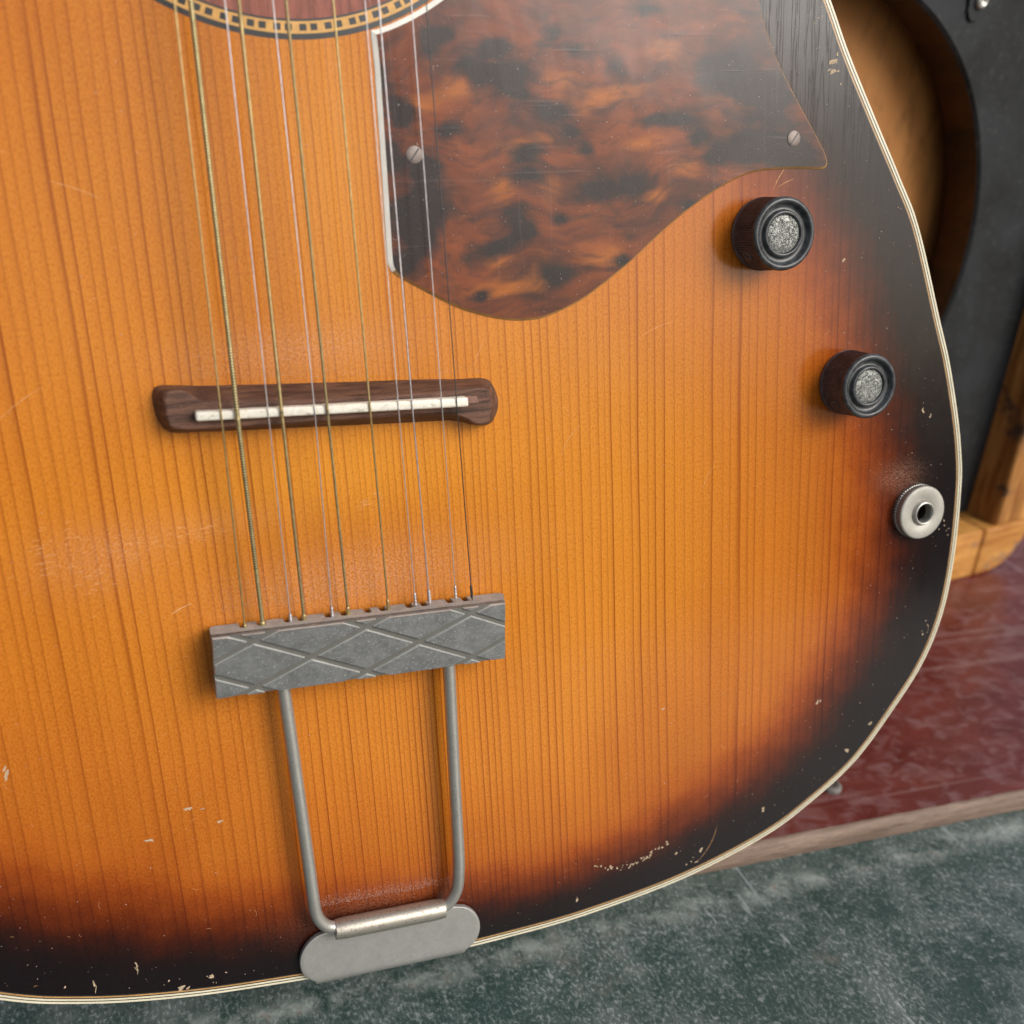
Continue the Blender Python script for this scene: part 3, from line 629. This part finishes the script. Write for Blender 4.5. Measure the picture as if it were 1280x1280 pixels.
# raised diamonds between the recessed lattice bands
def clip(poly, a, b_, c):     # keep a*x+b*y <= c
    o_ = []
    for i in range(len(poly)):
        p, q = poly[i], poly[(i+1) % len(poly)]; dp, dq = a*p[0]+b_*p[1]-c, a*q[0]+b_*q[1]-c
        if dp <= 0: o_.append(p)
        if dp*dq < 0: t = dp/(dp-dq); o_.append((p[0]+(q[0]-p[0])*t, p[1]+(q[1]-p[1])*t))
    return o_
sl_, W_ = .435, 1.32
dl = [-42.8-28.5, -42.8, -14.4, 14.1, 42.7, 42.7+28.5, 99.7]; al = [-70.3, -41.9, -13.9, 13.9, 42.9, 71., 99.]
for i in range(len(dl)-1):
    for j in range(-1, len(al)-1):
        pass
q_ = math.hypot(sl_, 1)
dls = [-99.7]+dl; als = [-99.]+al
for i in range(len(dls)-1):
    for j in range(len(als)-1):
        poly = [(-hw+.05, -hh+.05), (hw-.05, -hh+.05), (hw-.05, hh-.05), (-hw+.05, hh-.05)]
        # descending lines: sl*x + y = sl*d ; ascending: -sl*x + y = -sl*a
        poly = clip(poly, -sl_, -1, -(sl_*dls[i])-W_*q_/2) if poly else poly
        poly = clip(poly, sl_, 1, sl_*dls[i+1]-W_*q_/2) if poly else poly
        poly = clip(poly, sl_, -1, sl_*als[j+1]-W_*q_/2) if poly else poly
        poly = clip(poly, -sl_, 1, -sl_*als[j]-W_*q_/2) if poly else poly
        if len(poly) < 3: continue
        P = np.array(poly); ar = .5*abs(np.sum(P[:, 0]*np.roll(P[:, 1], -1)-np.roll(P[:, 0], -1)*P[:, 1]))
        if ar < 1.2: continue
        c_ = P.mean(0); ins = []
        for p in P:
            d_ = c_-p; L_ = np.hypot(*d_); ins.append(p+d_/L_*min(.26, L_*.3))
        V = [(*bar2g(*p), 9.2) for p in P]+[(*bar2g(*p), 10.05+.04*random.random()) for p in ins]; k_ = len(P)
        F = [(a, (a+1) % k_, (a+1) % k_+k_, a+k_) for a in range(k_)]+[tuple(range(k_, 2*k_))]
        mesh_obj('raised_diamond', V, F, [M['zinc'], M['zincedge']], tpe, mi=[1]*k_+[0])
# upper wall with string slots, drawn in x-z and given thickness in y; the right end flares
slots = [-30., -25.6, -18.9, -15.4, -8.5, -4.4, 1.9, 5.9, 13.1, 17.1, 24.3, 28.7]
pr = [(-hw, 9.2), (-hw, 2.6), (-hw+.6, 1.5), (-hw+1.5, 1.2)]
for s_ in slots: pr += [(s_-.95, 1.2), (s_-.9, 4.3), (s_-.5, 4.7), (s_+.5, 4.7), (s_+.9, 4.3), (s_+.95, 1.2)]
pr += [(hw+.2, 1.2), (hw+1.3, 1.5), (hw+1.9, 2.6), (hw, 9.2)]
bm = bmesh.new()
def flare(x, z): return x
fr_ = [bm.verts.new((x, hh, z)) for x, z in pr]; fc = bm.faces.new(fr_); r_ = bmesh.ops.extrude_face_region(bm, geom=[fc])
for g_ in r_['geom']:
    if isinstance(g_, bmesh.types.BMVert): g_.co.y -= 1.6
bmesh.ops.triangulate(bm, faces=[f_ for f_ in bm.faces if len(f_.verts) > 4])
for v in bm.verts:
    v.co.y -= .0; x, y = bar2g(v.co.x, v.co.y); v.co.x, v.co.y = x, y
bm_obj('slotted_edge', bm, M['dirtyzinc'], tpe)
for (x0, x1, y0, y1) in ((-hw, -hw+1.4, -hh, hh-1.6), (hw-1.4, hw, -hh, hh-1.6), (-hw+1.4, hw-1.4, -hh, -hh+1.4)):
    bm = bmesh.new(); box_bm(bm, x0, x1, y0, y1, 1.4, 7.25)
    for v in bm.verts: v.co.x, v.co.y = bar2g(v.co.x, v.co.y)
    bm_obj('side_wall', bm, M['zinc'], tpe)
# trapeze rods
lp = spline([(-22.6,-4,5.8),(-21.8,-15,5.9),(-21.2,-45,6),(-20.8,-68,6),(-20.7,-76,5.9),(-20.3,-82.5,5.5),(-18.6,-86.6,5),(-16.2,-88.6,4.7),(-12,-89.4,4.6)], 8)
rp = spline([(22.6,-6,5.8),(22.3,-20.7,5.9),(21.7,-49,6),(21.3,-73.2,6),(21.0,-80,5.9),(20.3,-86,5.5),(18.4,-90,5),(16.0,-91.8,4.7),(12,-92.3,4.6)], 8)
for p_ in (lp, rp): V, F = tube(p_, 1.72, 16); mesh_obj('trapeze_rod', V, F, M['nickel'], tpe, smooth=True)
# rolled hinge barrel
b0, b1 = Vector((-15.6, -89.7, 4.6)), Vector((16.0, -92.4, 4.6)); d_ = (b1-b0)
pth = [b0+d_*t for t in np.linspace(0, 1, 12)]
V, F = tube(pth, [2.75]+[2.95]*10+[2.75], 28); o = mesh_obj('hinge_barrel', V, F, M['barrel'], tpe, smooth=True); o.data.set_sharp_from_angle(angle=R(50))
# stadium plate, bent down over the binding
PC = Vector((.6, -101.8)); PA = R(-5.0)
def pl2g(x, y): return (PC.x+x*math.cos(PA)-y*math.sin(PA), PC.y+x*math.sin(PA)+y*math.cos(PA))
hl, hr = 17.6, 8.9; st = []
for k in range(17): a = R(90-180*k/16); st.append((hl+hr*math.cos(a)*1.03, hr*math.sin(a)))
for k in range(17): a = R(-90-180*k/16); st.append((-hl+hr*math.cos(a)*1.03, hr*math.sin(a)))
bm = bmesh.new(); top_y = -6.3
NX = 40
P = [p for p in st]
# grid sheet inside the stadium, bent below y = top_y round a 3 mm radius
ys = np.r_[np.linspace(hr, top_y, 14), np.linspace(top_y-.7, top_y-4.7, 7), np.linspace(top_y-8, -34, 8)]
rows = []
for y in ys:
    if y >= -hr*.55: w_ = hl+1.03*math.sqrt(max(hr*hr-y*y, 0))
    else: w_ = hl+1.03*math.sqrt(hr*hr-(.55*hr)**2)*max(.62, 1-(abs(y)-.55*hr)*.16)
    row = []
    for k in range(NX+1):
        x = -w_+2*w_*k/NX; s = top_y-y
        if s <= 0: yy, zz = y, 2.3
        elif s < 4.7: th_ = s/3.; yy, zz = top_y-3*math.sin(th_), 2.3-3*(1-math.cos(th_))
        else: yy, zz = top_y-3, -.7-(s-4.7)
        row.append((*pl2g(x, yy), zz))
    rows.append(row)
V, F = rings(rows, False)
pl = mesh_obj('mounting_plate', V, [tuple(reversed(q)) for q in F], M['plate'], tpe, smooth=True)
md = pl.modifiers.new('thick', 'SOLIDIFY'); md.thickness = .0017; md.offset = -1
md = pl.modifiers.new('edge', 'BEVEL'); md.width = .0004; md.segments = 2; md.limit_method = 'ANGLE'; md.angle_limit = R(50)

# knobs
def knob(x, y, rot, tilt):
    e = mesh_obj('control_knob', *lathe([(9.9,0),(9.95,.6),(9.9,1.2),(9.75,5),(9.55,9.2),(9.5,9.6)], 184, rib=(lambda j: 2 <= j <= 4, .42), capend=False), M['bakelite'], gt)
    e.location = (x*.001, y*.001, .0002); e.rotation_euler = (0, 0, rot)
    V, F = lathe([(9.5,9.6),(9.75,9.9),(9.6,10.6),(9.1,11.05),(8.5,11.05),(8.05,10.7),(7.9,9.7),(6.6,9.5),(6.2,9.7),(6.1,10.5),(5.8,10.75),(5.2,10.7),(5.0,10.2)], 72, capend=False)
    mesh_obj('knob_rim', V, F, M['knobtop'], e, smooth=True)
    V, F = lathe([(5.02,10.15),(4.6,10.42),(2.5,10.5),(.01,10.52)], 40, capend=False); mesh_obj('metal_cap', V, F, M['silver'], e, smooth=True)
    # grub screw hole on the skirt
    a = R(215)-rot; V, F = lathe([(1.55,0),(1.5,.35),(1.15,.35),(1.1,-.2),(.01,-.25)], 20, capend=False)
    m_ = Matrix.Translation((9.55*math.cos(a), 9.55*math.sin(a), 5.0)) @ Matrix.Rotation(a, 4, 'Z') @ Matrix.Rotation(R(90), 4, 'Y')
    mesh_obj('grub_screw_hole', [tuple(m_@Vector(p)) for p in V], F, M['bakelite'], e, smooth=True)
    return e
k1 = knob(123.0, 91.7, .3, 0); k1['label'] = 'ribbed dark brown knob with bright silver cap just below the pickguard tip'
k2 = knob(153.4, 47.2, 1.7, 0); k2['label'] = 'ribbed dark brown knob with duller silver cap, lower and nearer the binding'
for k_, s_ in ((k1, 1.0), (k2, .97)): k_.scale = (s_, s_, 1.)

# output jack: two knurled washers and a threaded bushing
jk = mesh_obj('output_jack', *lathe([(8.8,0),(8.85,1.1),(8.5,1.25)], 120, rib=(lambda j: j < 2, .22), capend=False), M['nickel'], gt)
jk.location = (.1822, .0029, .0001)
mesh_obj('knurled_washer', *lathe([(8.5,1.25),(8.75,1.45),(8.7,3.2)], 120, rib=(lambda j: j > 0, .2), capend=False), M['nickel'], jk)
mesh_obj('washer_face', *lathe([(8.65,3.15),(8.45,3.55),(8.1,3.65),(4.3,3.65),(4.0,3.35)], 64, capend=False), M['washer'], jk, smooth=True)
mesh_obj('bushing', *lathe([(4.0,3.3),(3.85,4.3),(3.5,4.75),(3.15,4.6),(2.95,4.0),(2.9,1.5)], 48, capend=False), M['nickel'], jk, smooth=True)
mesh_obj('contact_hole', *lathe([(2.9,1.6),(2.85,-9),(.01,-9.05)], 32, capend=False), M['dark'], jk, smooth=True)

# strings
names = ['gold','wound','steel','woundg','steel','woundg','gold','darkish','steel','steel','darksteel']
topx = [-27.5,-24.2,-17.2,-14.3,-7.1,-4.3,6.,13.1,16.2,23.7,27.2]
sadx = [-28.8,-25.2,-18.1,-15.,-7.2,-4.2,6.2,13.3,16.8,24.4,28.3]
sady = [58.6,58.3,57.8,57.6,57.,56.8,56.2,55.7,55.5,55.,54.8]
tlx = [-29.3,-24.9,-17.9,-14.5,-7.3,-3.1,7.5,14.9,18.8,26.1,30.6]
rad = [.22,.62,.15,.44,.15,.37,.25,.13,.18,.12,.14]
labs = ['thin brass string, first on the bass side','thickest string with visible bronze winding','thin plain steel string, third from the bass side','medium bronze wound string, fourth from the bass side','thin pale steel string, fifth from the bass side','bronze wound string, sixth from the bass side','brass coloured string beside the empty tailpiece slot','thin grey string, eighth from the bass side','plain steel string, ninth from the bass side','very thin steel string, second from the treble side','dark tarnished string, outermost on the treble side']
for i in range(11):
    r = rad[i]; zs = 9.45+r
    st_ = Vector((sadx[i], sady[i], zs)); up = Vector((topx[i], 147, 9.6)); en = Vector((tlx[i], 2.2, 4.3))
    d1 = up-st_; top_ = st_+d1*2.6; d2 = (en-st_)
    mat = {'gold':'gold','wound':'wound','steel':'steel','woundg':'gold','darkish':'steel','darksteel':'darksteel'}[names[i]]
    if names[i] in ('wound', 'woundg'):
        pitch = .66 if names[i] == 'wound' else .40; amp = .16 if names[i] == 'wound' else .09; step = pitch/4; seg = 10 if names[i] == 'wound' else 8
    else: pitch = 0; step = 6.; amp = 0; seg = 8
    def run(a, b_):
        m = max(2, int((b_-a).length/step)); return [a+(b_-a)*(k/m) for k in range(m)]
    path = run(top_, st_+d1.normalized()*1.0)+[st_+d1.normalized()*.6, st_+Vector((0,0,-.02))]+run(st_+d2.normalized()*.8, en)+[en, en+Vector((0, -2.5, .6))]
    if pitch:
        L_ = 0; rr = []; pv = path[0]
        for p in path: L_ += (p-pv).length; pv = p; rr.append(r*(1-amp/2)+r*amp/2*math.cos(2*math.pi*L_/pitch))
    else: rr = r
    V, F = tube(path, rr, seg); mi = None
    if pitch:
        mi = []; L_ = 0
        for p, q in zip(path[:-1], path[1:]): mi += [1 if math.cos(2*math.pi*(L_+(q-p).length/2)/pitch) < -.3 else 0]*seg; L_ += (q-p).length
        mi += [0, 0]
    o = mesh_obj('string', V, F, [M[mat], M['groove']], gt, mi=mi, smooth=True); o['label'] = labs[i]
    # twisted loop end at the tailpiece
    m = 26 if names[i] in ('steel', 'darkish') else 10; cd_ = d2.normalized(); base_ = en-cd_*(3.2 if m == 26 else 2.6)
    pth = [base_+cd_*(3.6*k/m) for k in range(m+1)]; rr = [r*1.5+.16+.14*math.cos(k*2.4) if m == 26 else r+.22 for k in range(m+1)]
    V, F = tube(pth, rr, 8); mesh_obj('string_wrap', V, F, M[mat], o, smooth=True)

# ------------------------------------------------------------------ wear: chips in the lacquer, scuffs and settled dust
def blobpoly(x, y, rx, ry, rot, z, V, F, k=9, jag=.35):
    b = len(V); c, s = math.cos(rot), math.sin(rot)
    for j in range(k):
        a = 2*math.pi*j/k; q = 1+random.uniform(-jag, jag); dx, dy = rx*q*math.cos(a), ry*q*math.sin(a); V.append((x+dx*c-dy*s, y+dx*s+dy*c, z))
    F.append(tuple(range(b, b+k)))
V, F = [], []
chips = [(147.1,-57.4,1.3,.9,1.2),(91,-47.3,.9,.35,.2),(-48.8,-44.9,1.3,.6,-.5),(-45.6,-46.0,1.1,.22,-.1),(-41.8,-50.9,1.2,.45,.1),(-59.5,-51.6,1.1,.7,.2),(-89.3,-24.9,.7,2.6,-.5),
 (144.6,136.9,1.9,1.1,.5),(145.0,134.0,1.7,.8,.4),(146.2,138.5,1.,.5,.8),(169,-70,1.2,.6,.8),(160,-78,.9,.7,0),(127,-92,.8,.9,.3),(104,-101,.6,.9,.1),(95,-99.5,.5,.6,.4),(183,35,.5,.8,.1),(186,33,.4,.9,.2),(151,83,.5,.7,0),(10,-104,.3,1.1,0),
 (-58,-98.5,1.8,.7,.2),(-50,-97.5,1.,1.2,.3),(-79,-90,.3,2.2,.1),(-68,-88,.3,1.8,.1),(-5,-98,.5,1.4,.0),(60,-106,.5,.9,0),(-24,-97,.9,.5,0),(-21,-99.8,.4,.9,0)]
for x, y, rx, ry, ro in chips:
    for q in range(4): blobpoly(x+random.gauss(0, rx*.45), y+random.gauss(0, ry*.45), rx*random.uniform(.25, .6), ry*random.uniform(.25, .6), ro+random.gauss(0, .3), .035+.002*q, V, F, 9, .5)
edge_ = inset(out, 3.2)
for _ in range(42):       # small knocks gathered along the rim
    p = edge_[random.randrange(len(edge_))]
    if p[0] < -110 or p[1] > 160: continue
    for q in range(random.randint(1, 7)):
        a = random.gauss(0, 1.6), abs(random.gauss(0, 2.2)); c_ = (np.array([20, 20])-p); c_ /= np.hypot(*c_); tn = np.array([-c_[1], c_[0]])
        x, y = p+c_*(.4+a[1])+tn*a[0]; blobpoly(x, y, random.uniform(.08, .32), random.uniform(.08, .4), random.random()*3, .036, V, F, 6, .5)
for _ in range(46):   # ragged flakes of the long chipped line by the lower edge
    t = random.random(); x = 66+26*t; y = -96-3.2*math.sin(t*3.2)+1.6*t*t+random.gauss(0, .5)
    blobpoly(x, y, random.uniform(.15, .55), random.uniform(.12, .4), random.random()*3, .035, V, F, 7, .5)
chp = mesh_obj('lacquer_chip', V, F, M['chip'], gt); chp['kind'] = 'stuff'
V, F = [], []
def scratch(x0, y0, x1, y1, w_, bend=0., z=.03, n=10):
    b = len(V); d = np.array([x1-x0, y1-y0]); L_ = np.hypot(*d); nn = np.array([-d[1], d[0]])/L_
    for k in range(n+1):
        t = k/n; p = np.array([x0, y0])+d*t+nn*bend*math.sin(math.pi*t); ww = w_*(.3+.7*math.sin(math.pi*min(max(t, .03), .97)))*random.uniform(.6, 1.2)
        V.append((*(p+nn*ww), z)); V.append((*(p-nn*ww), z))
    for k in range(n): F.append((b+2*k, b+2*k+1, b+2*k+3, b+2*k+2))
for a in [(103,-104.5,110,-93,.06,-1.2),(-78,60,-66,68,.06,.5),(-46,9,-41,11,.16,.2),(126.5,103.5,131,110,.10,.3),(128,104,133,106,.08,.2),(84,66,96,70,.05,.6),(-58,112,-48,108,.08,.3),(36,62,40,70,.06,.2),
          (-65,118,-75,121,.08,.3),(60,36,66,44,.06,.8),(104,20,108,27,.06,.4),(-100,-5,-92,-12,.12,.6)]: scratch(*a)
# crescent nail marks in the finish between bridge and tailpiece on the bass side
for cx, cy, nn_, sp_ in [(-72,28,26,(3.4,6.5)),(-63,20,22,(4,5)),(-53,27,30,(5,3.5)),(-43,28,16,(6,3)),(-35,29,14,(5,2.5)),(-66,32,10,(2,3)),(5,30,12,(2,2.5)),(9,31,8,(1.5,3))]:
    for _ in range(nn_):
        x, y = random.gauss(cx, sp_[0]/2), random.gauss(cy, sp_[1]/2); rr = random.uniform(.5, 1.3); a0 = random.uniform(20, 60); b = len(V)
        for k in range(7):
            a = R(a0+k*17); V.append((x+rr*math.cos(a), y+rr*.6*math.sin(a), .03)); V.append((x+(rr+.07)*math.cos(a), y+(rr*.6+.07)*math.sin(a), .03))
        for k in range(6): F.append((b+2*k, b+2*k+1, b+2*k+3, b+2*k+2))
for _ in range(170):
    x, y = random.uniform(-110, 150), random.uniform(-90, 145); rr = random.uniform(.4, 1.8); a0 = random.uniform(0, 360); b = len(V)
    if not inside(sb, np.array([[x, y]]))[0] or inside(pg, np.array([[x, y]]))[0]: continue
    for k in range(6):
        a = R(a0+k*14); V.append((x+rr*math.cos(a), y+rr*math.sin(a), .03)); V.append((x+(rr+.05)*math.cos(a), y+(rr+.05)*math.sin(a), .03))
    for k in range(5): F.append((b+2*k, b+2*k+1, b+2*k+3, b+2*k+2))
scf = mesh_obj('lacquer_scuff', V, F, M['scuff'], gt); scf['kind'] = 'stuff'
V, F = [], []
def speck(x, y, z, r): blobpoly(x, y, r*random.uniform(.6, 1.5), r, random.random()*3, z, V, F, 5, .4)
cand = rng.uniform((-112, -112), (200, 152), (5200, 2)); ok = inside(inset(out, 4), cand); onpg = inside(inset(pg, 1.5), cand)
bcand = np.clip((sample(A_, cand)-dist_to(out, cand))/20, 0, 1)
for (x, y), a, b_, c_ in zip(cand, ok, onpg, bcand):
    if b_ and y < 150: speck(x, y, TH+.03, random.choice((.05, .06, .08, .12)))
    elif a and not b_ and random.random() < .14+.5*c_: speck(x, y, .04, random.choice((.05, .06, .08, .13)))
for _ in range(3200):                      # dust gathered by the tailpiece, bridge and plate
    k = random.random()
    if k < .45: x = random.uniform(-34, 36); y = 5.5-.058*x+abs(random.gauss(0, 3.2)); r_ = .09
    elif k < .75: x = random.uniform(-20, 20); y = -86.3-.09*x+abs(random.gauss(0, 1.6)); r_ = .10
    else: x = random.uniform(-36, 38); y = 63.8-.075*x+abs(random.gauss(0, 1.6)); r_ = .08
    speck(x, y, .04, r_*random.uniform(.25, .9))
ds = mesh_obj('dust_specks', V, F, M['dust'], gt); ds['kind'] = 'stuff'

# bolt head standing out of the red board, just right of the guitar edge
bpy.context.view_layer.update()
d = RW @ Vector((1038-640, 984-640, 1280)); t = (.009-CAM.z)/d.z; bp = CAM+d*t
bl = bd.matrix_world.inverted() @ bp
V, F = lathe([(4.4, 0), (4.4, 1.2), (3.6, 2.0), (2.4, 2.4), (2.0, 1.9), (.01, 1.8)], 24)
o = mesh_obj('bolt_head', V, F, M['boltgrey'], bd, smooth=True); o.location = (bl.x, bl.y, .0089)
